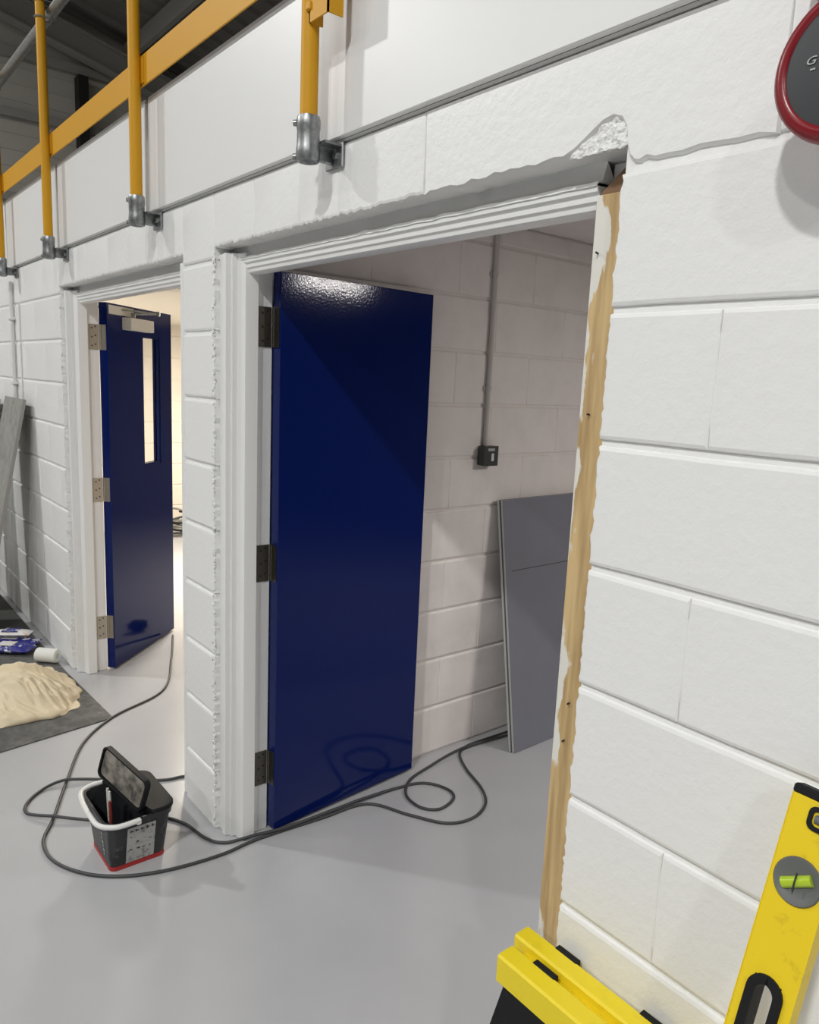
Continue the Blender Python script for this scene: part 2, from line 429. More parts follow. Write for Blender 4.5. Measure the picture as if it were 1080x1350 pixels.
obj('dark_gap_strip', boxbm((-7.2, .02, ZP1), (4.1, .08, 2.66)), DARKV, wm)  # near-black strip painted in for the shaded gap above the panels

# ------------------------------------------------------------------ door frames
def frame_profile(e, s=1):
    """plan outline of the jamb, e = edge of opening, s = +1 grows to +X"""
    P = [(.0005, .020), (.032, .020), (.036, .014), (.058, .014), (.062, .030), (.074, .030), (.079, .048), (.086, .043), (.095, .047), (.110, .050), (.119, .053), (.1205, .058), (.1205, .098), (.098, .098), (.098, .160), (.0005, .160)]
    return [(e+s*p[0], p[1]) for p in P]
HEADP = [(.052, ZL-.036), (.048, ZL-.040), (.049, ZL-.051), (.055, ZL-.0545), (.056, ZL-.066), (.061, ZL-.0695), (.063, ZL-.079), (.070, ZL-.083), (.100, ZL-.083), (.100, ZL-.060), (.160, ZL-.060), (.160, ZL+.003), (.110, ZL+.003), (.106, ZL-.034)]
def frame(name, eL, eR, label, right_bare):
    t = empty(name, (eL, 0, 0)); tag(t, label, 'door frame', kind='structure')
    def add(nm, bm, mt, auto=35):
        o = obj(nm, bm, mt, None, auto=auto)
        o.parent = t; o.matrix_parent_inverse = Matrix.Translation((-eL, 0, 0)); return o
    add('jamb', prism(nb(), frame_profile(eL), 'z', .002, ZL-.02), GLOSSW)
    xr = eR-.085 if right_bare else eR-.02
    bm = prism(nb(), HEADP, 'x', eL+.03, xr)
    add('head', bm, GLOSSW)
    # caulked fillet over the head, uneven like hand filled
    bm = nb(); q = random.Random(5); n = 60; pr = []
    for i in range(n+1):
        x = eL+.002+(xr-eL-.002)*i/n; j = .004*noise.noise(Vector((x*23, 0, 0)))+.003*noise.noise(Vector((x*70, 2, 0)))
        pr.append([bm.verts.new((x, .0455, ZL-.042+j*.6)), bm.verts.new((x, .049, ZL-.034+j)), bm.verts.new((x, .062, ZL-.030+j*.6)), bm.verts.new((x, .072, ZL+.0045)), bm.verts.new((x, .105, ZL-.038))])
    for a, b in zip(pr[:-1], pr[1:]):
        for k in range(5): bm.faces.new((a[k], a[(k+1) % 5], b[(k+1) % 5], b[k]))
    bm.faces.new(pr[0]); bm.faces.new(pr[-1][::-1])
    add('filled_edge', bm, GLOSSW)
    if right_bare:
        j = add('bare_jamb', boxbm((eR-.083, .045, .002), (eR+.006, .160, 2.005), .002, 1), WOOD); j['label'] = 'raw timber right jamb with patches of old white paint'
        add('packing_piece', prism(nb(), [(eR-.083, 2.0062), (eR+.003, 2.0062), (eR+.003, 2.055), (eR-.018, 2.055)], 'y', .052, .09), BROWN)
        add('filler_block', boxbm((eR-.0845, .092, 2.0062), (eR+.002, .155, ZL+.002)), GLOSSW)
        for z, x in ((1.905, -.07), (1.06, -.05), (.98, -.055), (1.62, -.06)):
            o = add('nail', cyl(nb(), (eR+x, .047, z), (eR+x+.003, .036, z+.001), .0018, n=8), DARKV)
        # ragged gap at the block ends beside the stripped jamb
    else:
        add('jamb', prism(nb(), frame_profile(eR, -1), 'z', .002, ZL-.02), GLOSSW)
    return t
fr1 = frame('trim_1', O1L, O1R, 'white moulded door frame of the near opening, its right jamb stripped bare', True)
fr2 = frame('trim_2', O2L, O2R, 'white moulded door frame of the far opening beyond the narrow pier', False)

# ------------------------------------------------------------------ door leaves
def hinge(parent, z, mt):
    """local door space: hinge axis at origin; frame leaf lies on the rebate in front, door leaf on the door edge"""
    t = .0025
    bm = boxbm((.0005, -.046, z), (.004, -.006, z+.13))
    return bm
def make_door(name, label, hx, ang, hinge_mat, frame_obj, glazed=False, L=.711, T=.045, H=2.0):
    t = empty(name, (hx, .160, 0)); tag(t, label, 'door', kind='structure')
    a = math.radians(ang)
    # local: x along leaf, y thickness (visible face at y=-T .. 0) before turning
    rot = Matrix.Rotation(a, 4, 'Z')
    def add(nm, bm, mt, par=None, auto=None):
        bmesh.ops.transform(bm, matrix=rot, verts=bm.verts)
        return obj(nm, bm, mt, par or t, auto=auto)
    g = .004
    if not glazed:
        leaf = add('leaf', boxbm((g, -T, .012), (L, 0, H), .0015, 1), BLUE)
    else:
        x0, x1, z0, z1 = .365, .567, 1.112, 1.857
        bm = nb()
        for aa, bb in (((g, -T, .012), (x0, 0, H)), ((x1, -T, .012), (L, 0, H)), ((x0, -T, .012), (x1, 0, z0)), ((x0, -T, z1), (x1, 0, H))): box(bm, aa, bb)
        bmesh.ops.remove_doubles(bm, verts=bm.verts, dist=1e-5)
        leaf = add('leaf', bm, BLUE)
        w = add('vision_panel', boxbm((x0-.004, -T/2-.003, z0-.004), (x1+.004, -T/2+.003, z1+.004)), GLASS)
        b = .014
        for aa, bb in (((x0, x0+b), (z0, z1)), ((x1-b, x1), (z0, z1)), ((x0+b, x1-b), (z0, z0+b)), ((x0+b, x1-b), (z1-b, z1))):
            for ys in ((-T+.004, -T/2-.0035), (-.018, -.004)):
                add('glazing_bead', boxbm((aa[0], ys[0], bb[0]), (aa[1], ys[1], bb[1])), BLUE)
    for z in (.185, .955, 1.757):
        h = obj('hinge', boxbm((.0005, -.050, z), (.0035, -.004, z+.13)), hinge_mat, t)      # plate on the frame rebate
        cyb = nb()
        for k in range(5): cyl(cyb, (.0045, .0055, z+k*.026+.0008), (.0045, .0055, z+k*.026+.0252), .0062, n=14)
        obj('knuckle', cyb, hinge_mat, h, auto=30)
        bm = boxbm((g-.0022, -T+.006, z), (g-.0002, -.002, z+.13)); bmesh.ops.transform(bm, matrix=rot, verts=bm.verts)
        obj('door_plate', bm, hinge_mat, h)
        sc = nb()
        for k in (.02, .065, .11):
            cyl(sc, (.0033, -.036, z+k), (.0042, -.036, z+k), .004, n=10)
            cyl(sc, (.0033, -.018, z+k+.008), (.0042, -.018, z+k+.008), .004, n=10)
        obj('screws', sc, DARKV, h)['kind'] = 'stuff'
    return t, add
d1, _ = make_door('door_1', 'flush deep blue gloss door standing open into the near room', O1L+.098, 95, HINGE_D, fr1)
d2, add2 = make_door('door_2', 'blue gloss door with narrow glass slot and closer in the far opening', O2L+.098, 132, HINGE_L, fr2, glazed=True)
# closer on the far door
T = .045
dc = add2('door_closer', boxbm((.15, -T-.055, 1.872), (.40, -T, 1.937), .004, 2), SILVER)
add2('pale_plate', boxbm((.02, -T-.004, 1.945), (.27, -T, 1.990)), SILVER, dc)  # thin pale plate on the leaf above the closer
add2('pinion', cyl(nb(), (.22, -T-.028, 1.937), (.22, -T-.028, 1.965), .011, n=16), STEEL, dc, auto=40)
# arms in world space: from the pinion to the elbow, elbow to the frame head
rotm = Matrix.Rotation(math.radians(132), 4, 'Z'); base = Vector((O2L+.098, .160, 0))
pin = base + rotm @ Vector((.22, -T-.028, 1.960)); elbow = base + rotm @ Vector((.36, -T-.10, 1.975)); shoe = Vector((O2L+.09, .118, 1.977))
def arm(nm, p, q, par, r=.006):
    bm = tube(nb(), [p-base, (p+q)/2-base, q-base], r, 10); return obj(nm, bm, STEEL, par, auto=40)
arm('closer_arm', pin, elbow, dc); arm('closer_arm', elbow, shoe, dc, .005)
obj('elbow_knuckle', cyl(nb(), elbow-base-Vector((0, 0, .012)), elbow-base+Vector((0, 0, .012)), .011, n=16), STEEL, dc, auto=40)
# bracket left on the frame head for the missing second leaf
bk = empty('closer_bracket', (-2.1, .10, 1.99)); tag(bk, 'small loose steel closer bracket under the far frame head by the pier', 'bracket')
obj('foot', boxbm((-.05, .0, .008), (.02, .03, .0145), .001, 1), STEEL, bk)
obj('rod', tube(nb(), [(-.03, .012, .002), (.06, -.02, -.012), (.09, -.03, -.02)], .005, 10), STEEL, bk, auto=40)
obj('pivot', cyl(nb(), (-.03, .012, -.008), (-.03, .012, .008), .009, n=14), STEEL, bk, auto=40)

# ------------------------------------------------------------------ yellow guard rail
gr = empty('guard_rail', (-2.6, -.08, 2.18)); tag(gr, 'yellow tubular guard rail with toe board bolted along the mezzanine edge', 'guard rail')
def gadd(nm, bm, mt, par=None, auto=None):
    bmesh.ops.translate(bm, vec=-gr.location, verts=bm.verts); return obj(nm, bm, mt, par or gr, auto=auto)
YB = -.082
for x in (-5.55, -4.345, -3.27, -2.047, -.862):
    gadd('post', cyl(nb(), (x, YB, 2.20), (x, YB, 4.6), .0212, n=28), YEL, auto=40)
    bm = nb(); lathe(bm, (x, YB, 2.176), (0, 0, 1), [(.0, .006), (.017, .006), (.019, 0), (.0265, .002), (.029, .010), (.029, .030), (.0275, .040), (.0275, .072), (.029, .080), (.029, .096), (.0265, .104), (.0215, .104)], 28)
    b = gadd('post_bracket', bm, STEEL, auto=40)
    bm = nb(); box(bm, (x-.012, YB+.02, 2.186), (x+.0, -.008, 2.226), .003, 1); gadd('lug', bm, STEEL, b)
    bm = nb(); box(bm, (x-.036, -.010, 2.176), (x+.040, -.002, 2.2335), .002, 1); box(bm, (x+.004, YB+.025, 2.222), (x+.036, -.006, 2.228)); gadd('wall_plate', bm, STEEL, b)
    gadd('bolt', cyl(nb(), (x+.02, -.010, 2.204), (x+.02, -.021, 2.204), .010, n=6), STEEL, b)
    for z in (2.190, 2.266): gadd('set_screw', cyl(nb(), (x-.020, YB-.020, z), (x-.0262, YB-.0262, z), .0075, n=12), STEEL, b, auto=40)
gadd('toe_board', boxbm((-6.8, -.060, 2.646), (-.84, -.0545, 2.748), .001, 1), YEL)
for x in (-5.55, -4.345, -3.27, -2.047):
    gadd('toe_board_clip', boxbm((x-.035, -.0645, 2.655), (x+.035, -.0605, 2.74)), YEL)
bm = nb(); box(bm, (-.842, -.098, 2.475), (-.762, -.094, 4.6)); box(bm, (-.766, -.098, 2.475), (-.762, -.056, 4.6)); box(bm, (-.842, -.098, 2.475), (-.838, -.062, 4.6))
gadd('gate_channel', bm, YEL)
gadd('weld_lug', boxbm((-.850, -.104, 2.50), (-.832, -.092, 2.52), .003, 1), YEL)
tb_ = gadd('grey_tube', cyl(nb(), (-4.56, -.032, 3.28), (1.3, -.032, 3.28), .024, n=24), STEEL, auto=40); tb_['label'] = 'grey galvanised tube clamped across the posts'
gadd('end_collar', cyl(nb(), (-4.59, -.032, 3.28), (-4.555, -.032, 3.28), .030, n=24), DARKV, tb_, auto=40)
for x in (-3.27, -2.047, -.862):
    for z in (-.035, .035):
        pts = [(x+.026*math.cos(a), YB+.026*math.sin(a), 3.28+z) for a in [math.radians(30*k-180) for k in range(7)]]
        pts = [(x-.026, -.01, 3.28+z)]+pts+[(x+.026, -.01, 3.28+z)]
        gadd('clamp_ring', tube(nb(), pts, .0032, 8), STEEL, tb_, auto=40)

# ------------------------------------------------------------------ near room fittings
sw = empty('light_switch', (-1.57, 1.272, 1.357)); tag(sw, 'small dark grey metal surface switch with a white rocker on the partition', 'switch')
obj('back_box', boxbm((.0005, -.043, -.043), (.040, .043, .043), .005, 2), SWG, sw)
fp = obj('face_plate', boxbm((.040, -.044, -.044), (.045, .044, .044), .002, 2), SWG, sw)
obj('rocker', boxbm((.045, -.002, -.022), (.050, .014, .012), .002, 1), WSW, fp)
obj('rating_mark', boxbm((.045, -.020, .022), (.0458, .020, .034)), PRINT, fp)
cd = empty('cable_conduit', (-1.57, 1.262, 1.40)); tag(cd, 'grey painted conduit running up the partition above the dark switch', 'conduit')
obj('pipe', cyl(nb(), (.013, 0, .0005), (.013, 0, .935), .0105, n=20), PVC, cd, auto=40)
for z in (.25, .73):
    bm = nb(); lathe(bm, (.013, 0, z-.009), (0, 0, 1), [(.0112, 0), (.0135, 0), (.0135, .018), (.0112, .018)], 20); s = obj('saddle_clip', bm, PVC, cd, auto=40)
    obj('clip_foot', boxbm((.001, -.022, z-.009), (.007, .022, z+.009)), PVC, s)
# boards leaning on the partition
for k, (dx, lab) in enumerate(((0, 'blue grey board leaning on the partition, the front one of the two'), (-.0165, 'blue grey board right behind the front leaning board, only its pale edge shows'))):
    t = empty('leaning_board', (-1.352+dx, 1.60, 0)); tag(t, lab, 'board', 'grey boards leaning in the near room')
    ang = -math.atan2(.175, 1.16)
    t.rotation_euler = (0, ang, math.radians(1))
    L2, H2, th = .56, 1.168, .012
    obj('core', boxbm((-th, -.238-k*.006, .003), (-.001, L2, H2)), EDGEC, t)
    obj('front_face', boxbm((-.001, -.238-k*.006, .003), (.0008, L2, H2)), GREYB, t)
    obj('back_face', boxbm((-th-.0015, -.238-k*.006, .003), (-th, L2, H2)), GREYB, t)
    if k == 0:
        obj('score_line', boxbm((.0006, -.20, .84), (.0011, L2, .8435)), DARKB, t)

# ------------------------------------------------------------------ cables on the floor
A = [(-3.668, .668), (-3.296, .512), (-2.882, .304), (-2.706, -.006), (-2.511, -.201), (-2.218, -.348), (-1.969, -.461), (-1.842, -.525), (-1.711, -.525), (-1.584, -.462), (-1.497, -.366), (-1.441, -.233), (-1.415, -.054), (-1.424, .101), (-1.405, .354), (-1.385, .558), (-1.229, .648), (-1.102, .733), (-1.073, .845), (-1.117, .95), (-1.209, 1.018), (-1.36, 1.073), (-1.478, 1.14), (-1.519, 1.221), (-1.520, 1.343), (-1.513, 1.60), (-1.52, 2.2), (-1.45, 3.0)]
B = [(-1.90, .40), (-1.93, .20), (-1.988, .052), (-2.016, -.043), (-2.181, -.294), (-2.205, -.431), (-2.107, -.527), (-2.008, -.500), (-1.860, -.330), (-1.77, -.150), (-1.667, -.080), (-1.541, -.055), (-1.473, -.01), (-1.432, .104), (-1.412, .222), (-1.410, .427), (-1.41, .728), (-1.377, .848), (-1.286, .896), (-1.22, .87), (-1.193, .774), (-1.245, .718), (-1.342, .723), (-1.416, .79), (-1.457, .89), (-1.496, 1.137), (-1.49, 1.458), (-1.47, 2.0), (-1.35, 2.9)]
def cable_path(pts, r, under=None):
    P = catmull([(x, y, r+.0005) for x, y in pts], 10)
    if under:
        h = [0.0]*len(P)
        for i, p in enumerate(P):
            d = min((Vector((p.x-u.x, p.y-u.y))).length for u in under)
            if d < 2.3*r: h[i] = 2.15*r
        H = [max(max(0, h[k]-abs(k-i)*.0016) for k in range(len(P))) for i in range(len(P))]
        for p, z in zip(P, H): p.z += z
    return P
CR = .0058
PA = cable_path(A, CR); dense = [a.lerp(b, k/4) for a, b in zip(PA[:-1], PA[1:]) for k in range(4)]
PB = cable_path(B, CR, dense)
# the second cable also crosses itself at its coil
tag(obj('extension_cable', tube(nb(), PA, CR, 10), CABLE, smooth=True), 'long grey cable running from the far door around the tub into the near room', 'cable')
tag(obj('extension_cable', tube(nb(), PB, CR, 10), CABLE, smooth=True), 'dark cable looping behind the tub and coiling beside the open near door', 'cable')

# ------------------------------------------------------------------ tub by the pier
def rrect(cx, cy, a, b, r, z, n=6):
    P = []
    for (sx, sy, a0) in ((1, 1, 0), (-1, 1, 90), (-1, -1, 180), (1, -1, 270)):
        for k in range(n+1):
            t = math.radians(a0+90*k/n); P.append((cx+sx*(a-r)+r*math.cos(t), cy+sy*(b-r)+r*math.sin(t), z))
    return P
def loft(bm, rings, cap0=True, cap1=True):
    V = [[bm.verts.new(p) for p in r] for r in rings]
    n = len(V[0])
    for a, b in zip(V[:-1], V[1:]):
        for k in range(n): bm.faces.new((a[k], a[(k+1) % n], b[(k+1) % n], b[k]))
    if cap0: bm.faces.new(V[0][::-1])
    if cap1: bm.faces.new(V[-1])
    return bm
tb = empty('plastic_tub', (-1.640, -.293, 0)); tag(tb, 'square black plastic tub with white handle and red base on the floor by the pier', 'tub')
Z = .195
def tw(z, g=0):      # half sizes at height z
    t = z/Z; return (.098+.040*t+g, .092+.020*t+g)
bm = nb(); rings = [rrect(0, 0, *tw(z), .022+.02*z/Z, z) for z in (.014, .05, .10, .15, .168)] + [rrect(0, 0, *tw(.168, .006), .045, .170), rrect(0, 0, *tw(Z, .006), .047, Z), rrect(0, 0, *tw(Z, -.001), .044, Z), rrect(0, 0, *tw(.10, -.003), .035, .10), rrect(0, 0, *tw(.02, -.003), .022, .02)]
loft(bm, rings); obj('body', bm, TUB, tb, auto=40)
bm = nb(); loft(bm, [rrect(0, 0, *tw(0, -.001), .022, .001), rrect(0, 0, *tw(.014, .0012), .024, .0015), rrect(0, 0, *tw(.016, .0012), .024, .016)]); obj('red_base', bm, REDB, tb, auto=40)
# label on the side that looks along +X and the -Y side corner
def side_patch(u0, u1, z0, z1, off, face):
    bm = nb(); n = 4
    if face == 'x':
        c = [(tw(z0)[0]+off, u0, z0), (tw(z0)[0]+off, u1, z0), (tw(z1)[0]+off, u1, z1), (tw(z1)[0]+off, u0, z1)]
    else:
        c = [(u0, -tw(z0)[1]-off, z0), (u1, -tw(z0)[1]-off, z0), (u1, -tw(z1)[1]-off, z1), (u0, -tw(z1)[1]-off, z1)]
    bm.faces.new([bm.verts.new(p) for p in c])
    r = bmesh.ops.extrude_face_region(bm, geom=bm.faces[:]); vs = [v for v in r['geom'] if isinstance(v, bmesh.types.BMVert)]
    bmesh.ops.translate(bm, vec=(.0006, 0, 0) if face == 'x' else (0, -.0006, 0), verts=vs)
    return bm
lb = obj('label', side_patch(-.045, .050, .018, .160, .0008, 'x'), TUBL, tb)
q = random.Random(4); bm = nb()
def merge(b2):
    me_ = bpy.data.meshes.new('tmp'); b2.to_mesh(me_); b2.free(); bm.from_mesh(me_); bpy.data.meshes.remove(me_)
for k in range(5):
    y = -.036+k*.018; h_ = q.uniform(.004, .007)
    merge(side_patch(y, y+q.uniform(.003, .006), .146-h_, .146+h_, .0018, 'x')); merge(side_patch(y+.004, y+.010, .143, .147, .0018, 'x'))
for r_ in range(3):
    for k in range(4):
        if q.random() < .75:
            y = -.036+k*.021+q.uniform(0, .006); z = .122-r_*.028+q.uniform(-.003, .003); merge(side_patch(y, y+q.uniform(.004, .010), z, z+q.uniform(.002, .006), .0018, 'x'))
obj('label_print', bm, PRINTD, lb)['kind'] = 'stuff'
bm = nb()
for k in range(6):
    b2 = side_patch(.05-.0, .056+.006*(k % 2), .045+k*.016, .053+k*.016, .0018, 'y'); me_ = bpy.data.meshes.new('tmp'); b2.to_mesh(me_); b2.free(); bm.from_mesh(me_); bpy.data.meshes.remove(me_)
obj('side_print', bm, PRINT, tb)['kind'] = 'stuff'
# fixed half lid over the back half, handle around the rim
a_, b_ = tw(Z, .008)
bm = nb(); R0 = [(p[0], p[1]) for p in rrect(0, 0, a_, b_, .047, 0)]; P = []
def side_(p): return -.25*p[0]+.97*p[1]+.004
for p, q_ in zip(R0, R0[1:]+R0[:1]):
    if side_(p) >= 0: P.append(p)
    if side_(p)*side_(q_) < 0:
        t_ = side_(p)/(side_(p)-side_(q_)); P.append((p[0]+(q_[0]-p[0])*t_, p[1]+(q_[1]-p[1])*t_))
loft(bm, [[(p[0], p[1], Z+.0005) for p in P], [(p[0], p[1], Z+.010) for p in P], [(p[0]*.96+.002, p[1]*.96+.002, Z+.014) for p in P]]); obj('half_lid', bm, BLACKP, tb, auto=40)
hp = [(-.125, .03, Z-.006), (-.150, -.02, Z-.002), (-.156, -.075, Z-.002), (-.130, -.118, Z-.004), (-.06, -.132, Z-.006), (.03, -.134, Z-.008), (.105, -.128, Z-.006), (.148, -.085, Z-.004), (.151, -.015, Z-.004)]
obj('handle', tube(nb(), catmull(hp, 6), .0085, 12), HANDW, tb, smooth=True)
for p in (hp[0], hp[-1]): obj('handle_pivot', boxbm((p[0]-.008, p[1]-.008, p[2]-.012), (p[0]+.008, p[1]+.008, p[2]+.008), .003, 1), HANDW, tb)
# loose lid stuck upright in the tub
Pa, Pb, Pc = Vector((-1.545, -.300, .205)), Vector((-1.752, -.357, .255)), Vector((-1.762, -.345, .365))
ex = (Pa-Pb); lx = ex.length; ex.normalize(); ez = (Pc-Pb); ez -= ez.project(ex); lz = ez.length; ez.normalize(); ey = ez.cross(ex)
MT = Matrix((ex, ey, ez)).transposed().to_4x4(); MT.translation = Pb
ld = empty('tub_lid', Pb); ld.matrix_world = MT; tag(ld, 'dirty black lid stuck upright in the mouth of the black tub', 'lid')
def slab(a, b, r, y0, y1):
    bm = nb(); c = rrect(a/2, b/2, a/2, b/2, r, 0); loft(bm, [[(p[0], y0, p[1]) for p in c], [(p[0], y1, p[1]) for p in c]]); return bm
obj('shell', slab(lx+.03, lz+.01, .02, .002, .013), BLACKP, ld, auto=40)
bm = slab(lx+.012, lz-.008, .018, -.001, .0015); bmesh.ops.translate(bm, vec=(.009, 0, .009), verts=bm.verts); obj('inner_face', bm, LIDU, ld, auto=40)
bm = nb(); c = rrect((lx+.03)/2, (lz+.01)/2, (lx+.03)/2, (lz+.01)/2, .02, 0); c2 = rrect((lx+.03)/2, (lz+.01)/2, (lx+.03)/2-.006, (lz+.01)/2-.006, .016, 0)
loft(bm, [[(p[0], .004, p[1]) for p in c], [(p[0], -.007, p[1]) for p in c], [(p[0], -.007, p[1]) for p in c2], [(p[0], .004, p[1]) for p in c2]], False, False); obj('lip', bm, BLACKP, ld, auto=40)
for (dx, dy, top, mt_, lab) in ((-.030, -.052, .226, SUCT, 'pale wooden stick standing in the black tub, the left one'), (-.012, -.052, .222, HANDW, 'white stick standing in the black tub, the middle one'), (.012, -.058, .20, TOOLR, 'red stick low in the black tub, the right one')):
    t = empty('stir_stick', (-1.640+dx, -.293+dy, .022)); tag(t, lab, 'stick', 'sticks in the tub')
    bm = nb(); tube(bm, [(0, 0, 0), (-.004, -.002, (top-.02)*.5), (-.006, -.004, top-.03), (-.0065, -.0042, top-.022)], .0055, 10); obj('grip', bm, mt_, t, auto=40)
    obj('end_cap', cyl(nb(), (-.0065, -.0042, top-.022), (-.0067, -.0043, top-.016), .0045, n=12), mt_, t, auto=40)

# ------------------------------------------------------------------ left: mat, dust sheet, packets, boards
bm = nb(); prism(bm, [(-2.70, -.012), (-3.40, -.040), (-5.2, -.06), (-5.2, -1.25), (-2.58, -1.05), (-2.61, -.60), (-2.625, -.50)], 'z', .0005, .006)
tag(obj('floor_mat', bm, MATM), 'dark grey scuffed mat lying on the floor below the far door frame', 'mat')
bm = nb(); prism(bm, [(-4.17, -.045), (-6.5, -.045), (-6.5, -.50), (-4.32, -.40)], 'z', .0062, .020)
db = obj('dark_board', bm, DARKB); tag(db, 'dark board lying flat on the mat along the block wall', 'board')
# dust sheet heap
bm = nb(); nx, ny = 150, 120; V = {}
def ridge(x, y, z): return 1-abs(noise.noise(Vector((x, y, z))))*2.2
for i in range(nx+1):
    for j in range(ny+1):
        a = -1+2*i/nx; b = -1+2*j/ny
        r = max(abs(a), abs(b)); l = math.hypot(a, b)
        s = 1 if l < 1e-6 else (r/l)**.5
        wob = 1+.12*noise.noise(Vector((a*1.7, b*1.7, 3)))+.06*noise.noise(Vector((a*5, b*5, 8)))
        x = -3.20+.36*a*s*wob; y = -.335+.285*b*s*wob
        e = min(1, max(0, 1-(abs(a)**5+abs(b)**5)**.4))
        dome = .120*(1-(a*a*.45+b*b*.6))
        # long creases run roughly along the camera's left-right direction
        u = .62*x+.78*y; v = .78*x-.62*y
        wv = v+.05*noise.noise(Vector((u*4, v*3, 1)))
        ph = wv*6.2+1.1*noise.noise(Vector((u*2.6, wv*3.2, 5)))+.25*u*3
        t = ph-math.floor(ph); saw = t/.82 if t < .82 else (1-t)/.18
        ph2 = wv*14+1.3*noise.noise(Vector((u*4, wv*5, 9)))-u*6
        t2 = ph2-math.floor(ph2); saw2 = t2/.7 if t2 < .7 else (1-t2)/.3
        am = .5+.5*noise.noise(Vector((u*3, v*3, 11)))
        f = .050*saw**1.3*(.55+.6*am)+.016*saw2*(1-am)+.010*max(0, ridge(u*12, wv*30-u*8, 3))**2
        f += .030*noise.noise(Vector((x*5, y*5, 2)))+.010
        z = .010+max(0, dome+f-.04)*e**.42
        if e < .02: z = .0085
        V[i, j] = bm.verts.new((x, min(y, -.035), z))
for i in range(nx):
    for j in range(ny): bm.faces.new((V[i, j], V[i+1, j], V[i+1, j+1], V[i, j+1]))
ds = obj('dust_sheet', bm, CLOTH, smooth=True); tag(ds, 'crumpled cream cotton dust sheet heaped on the grey mat', 'dust sheet')
mod = ds.modifiers.new('thick', 'SOLIDIFY'); mod.thickness = .0025; mod.offset = -1
def packet(loc, rz, size, mt, lab, tilt=0):
    t = empty('roller_packet', loc); t.rotation_euler = (tilt, 0, rz); tag(t, lab, 'packet', 'film packets behind the dust sheet')
    bm = nb(); nx, ny = 18, 8; a, b, h = size; top = {}; bt = {}
    for i in range(nx+1):
        for j in range(ny+1):
            u = -1+2*i/nx; v = -1+2*j/ny; f = ((1-abs(u)**3)*(1-v*v))**.5*h+.006*noise.noise(Vector((u*5+loc[0]*9, v*5, 0)))*(1-u*u)*(1-v*v)
            top[i, j] = bm.verts.new((u*a, v*b, h+f)); bt[i, j] = bm.verts.new((u*a, v*b, h-f*.98-.0008))
    for i in range(nx):
        for j in range(ny):
            bm.faces.new((top[i, j], top[i+1, j], top[i+1, j+1], top[i, j+1])); bm.faces.new((bt[i, j], bt[i, j+1], bt[i+1, j+1], bt[i+1, j]))
    obj('film', bm, mt, t, smooth=True)
    for s in (-1, 1):
        obj('crimped_end', boxbm((s*a-(.022 if s > 0 else 0), -b*.9, h-.0015), (s*a+(.022 if s < 0 else 0), b*.9, h+.0015)), mt, t)
    obj('printed_patch', boxbm((-.05, -.035, h*1.93), (.04, .035, h*2.03), .001, 1), PACKO if mt is PACKB else PACKB, t)
AZ = math.radians(51)
packet((-3.985, -.190, .0075), AZ, (.155, .050, .026), PACKB, 'blue film packet on the floor by the wall, the rear one')
packet((-3.87, -.235, .0075), AZ, (.140, .055, .028), PACKB, 'blue film packet right behind the dust sheet, the front one')
packet((-3.985, -.190, .068), AZ+.1, (.11, .045, .018), PACKO, 'pale printed film packet lying on the rear blue packet')
rl = empty('foam_roll', (-3.600, -.088, .0475)); rl.rotation_euler = (0, 0, math.radians(46)); tag(rl, 'white foam roller sleeve between the dust sheet and the wall', 'roller sleeve')
bm = nb(); lathe(bm, (-.06, 0, 0), (1, 0, 0), [(.017, 0), (.036, 0), (.040, .004), (.040, .116), (.036, .12), (.017, .12), (.017, 0)], 28); obj('sleeve', bm, ROLLW, rl, auto=40)
obj('core', cyl(nb(), (-.0595, 0, 0), (.0595, 0, 0), .0165, n=20), EDGEC, rl, auto=40)
# boards leaning on the wall at the far left
for k, (x, wd, top, b, rz, lab) in enumerate(((-4.335, .47, 1.452, .30, 0, 'dusty grey board leaning on the block wall, the nearer to the door'), (-5.02, .40, 1.41, .34, 0, 'dusty grey board leaning on the block wall at the left edge'))):
    t = empty('wall_board', (x, -.033-b, .008 if k == 0 else .0215)); tag(t, lab, 'board', 'grey boards leaning by the far door')
    t.rotation_euler = (-math.atan2(b, top), 0, rz)
    Lg = math.hypot(b, top)
    obj('plank', boxbm((-wd/2, -.022, .006), (wd/2, 0, Lg), .002, 1), CONC, t)
    obj('edge_strip', boxbm((wd/2, -.022, .008), (wd/2+.012, -.001, Lg-.002), .001, 1), BEAMM, t)
wc = empty('wall_conduit', (-4.47, -.001, 1.30)); tag(wc, 'thin white conduit clipped to the block wall left of the far door', 'conduit')
obj('pipe', cyl(nb(), (0, -.0135, 0), (0, -.0135, .86), .012, n=18), PVCW, wc, auto=40)
obj('thin_cable', cyl(nb(), (.16, -.005, -.1), (.16, -.005, .73), .004, n=10), PVCW, wc, auto=40)
for z in (.25, .64):
    obj('clip', boxbm((-.03, -.030, z-.01), (.03, -.0, z+.01), .003, 1), PVCW, wc)

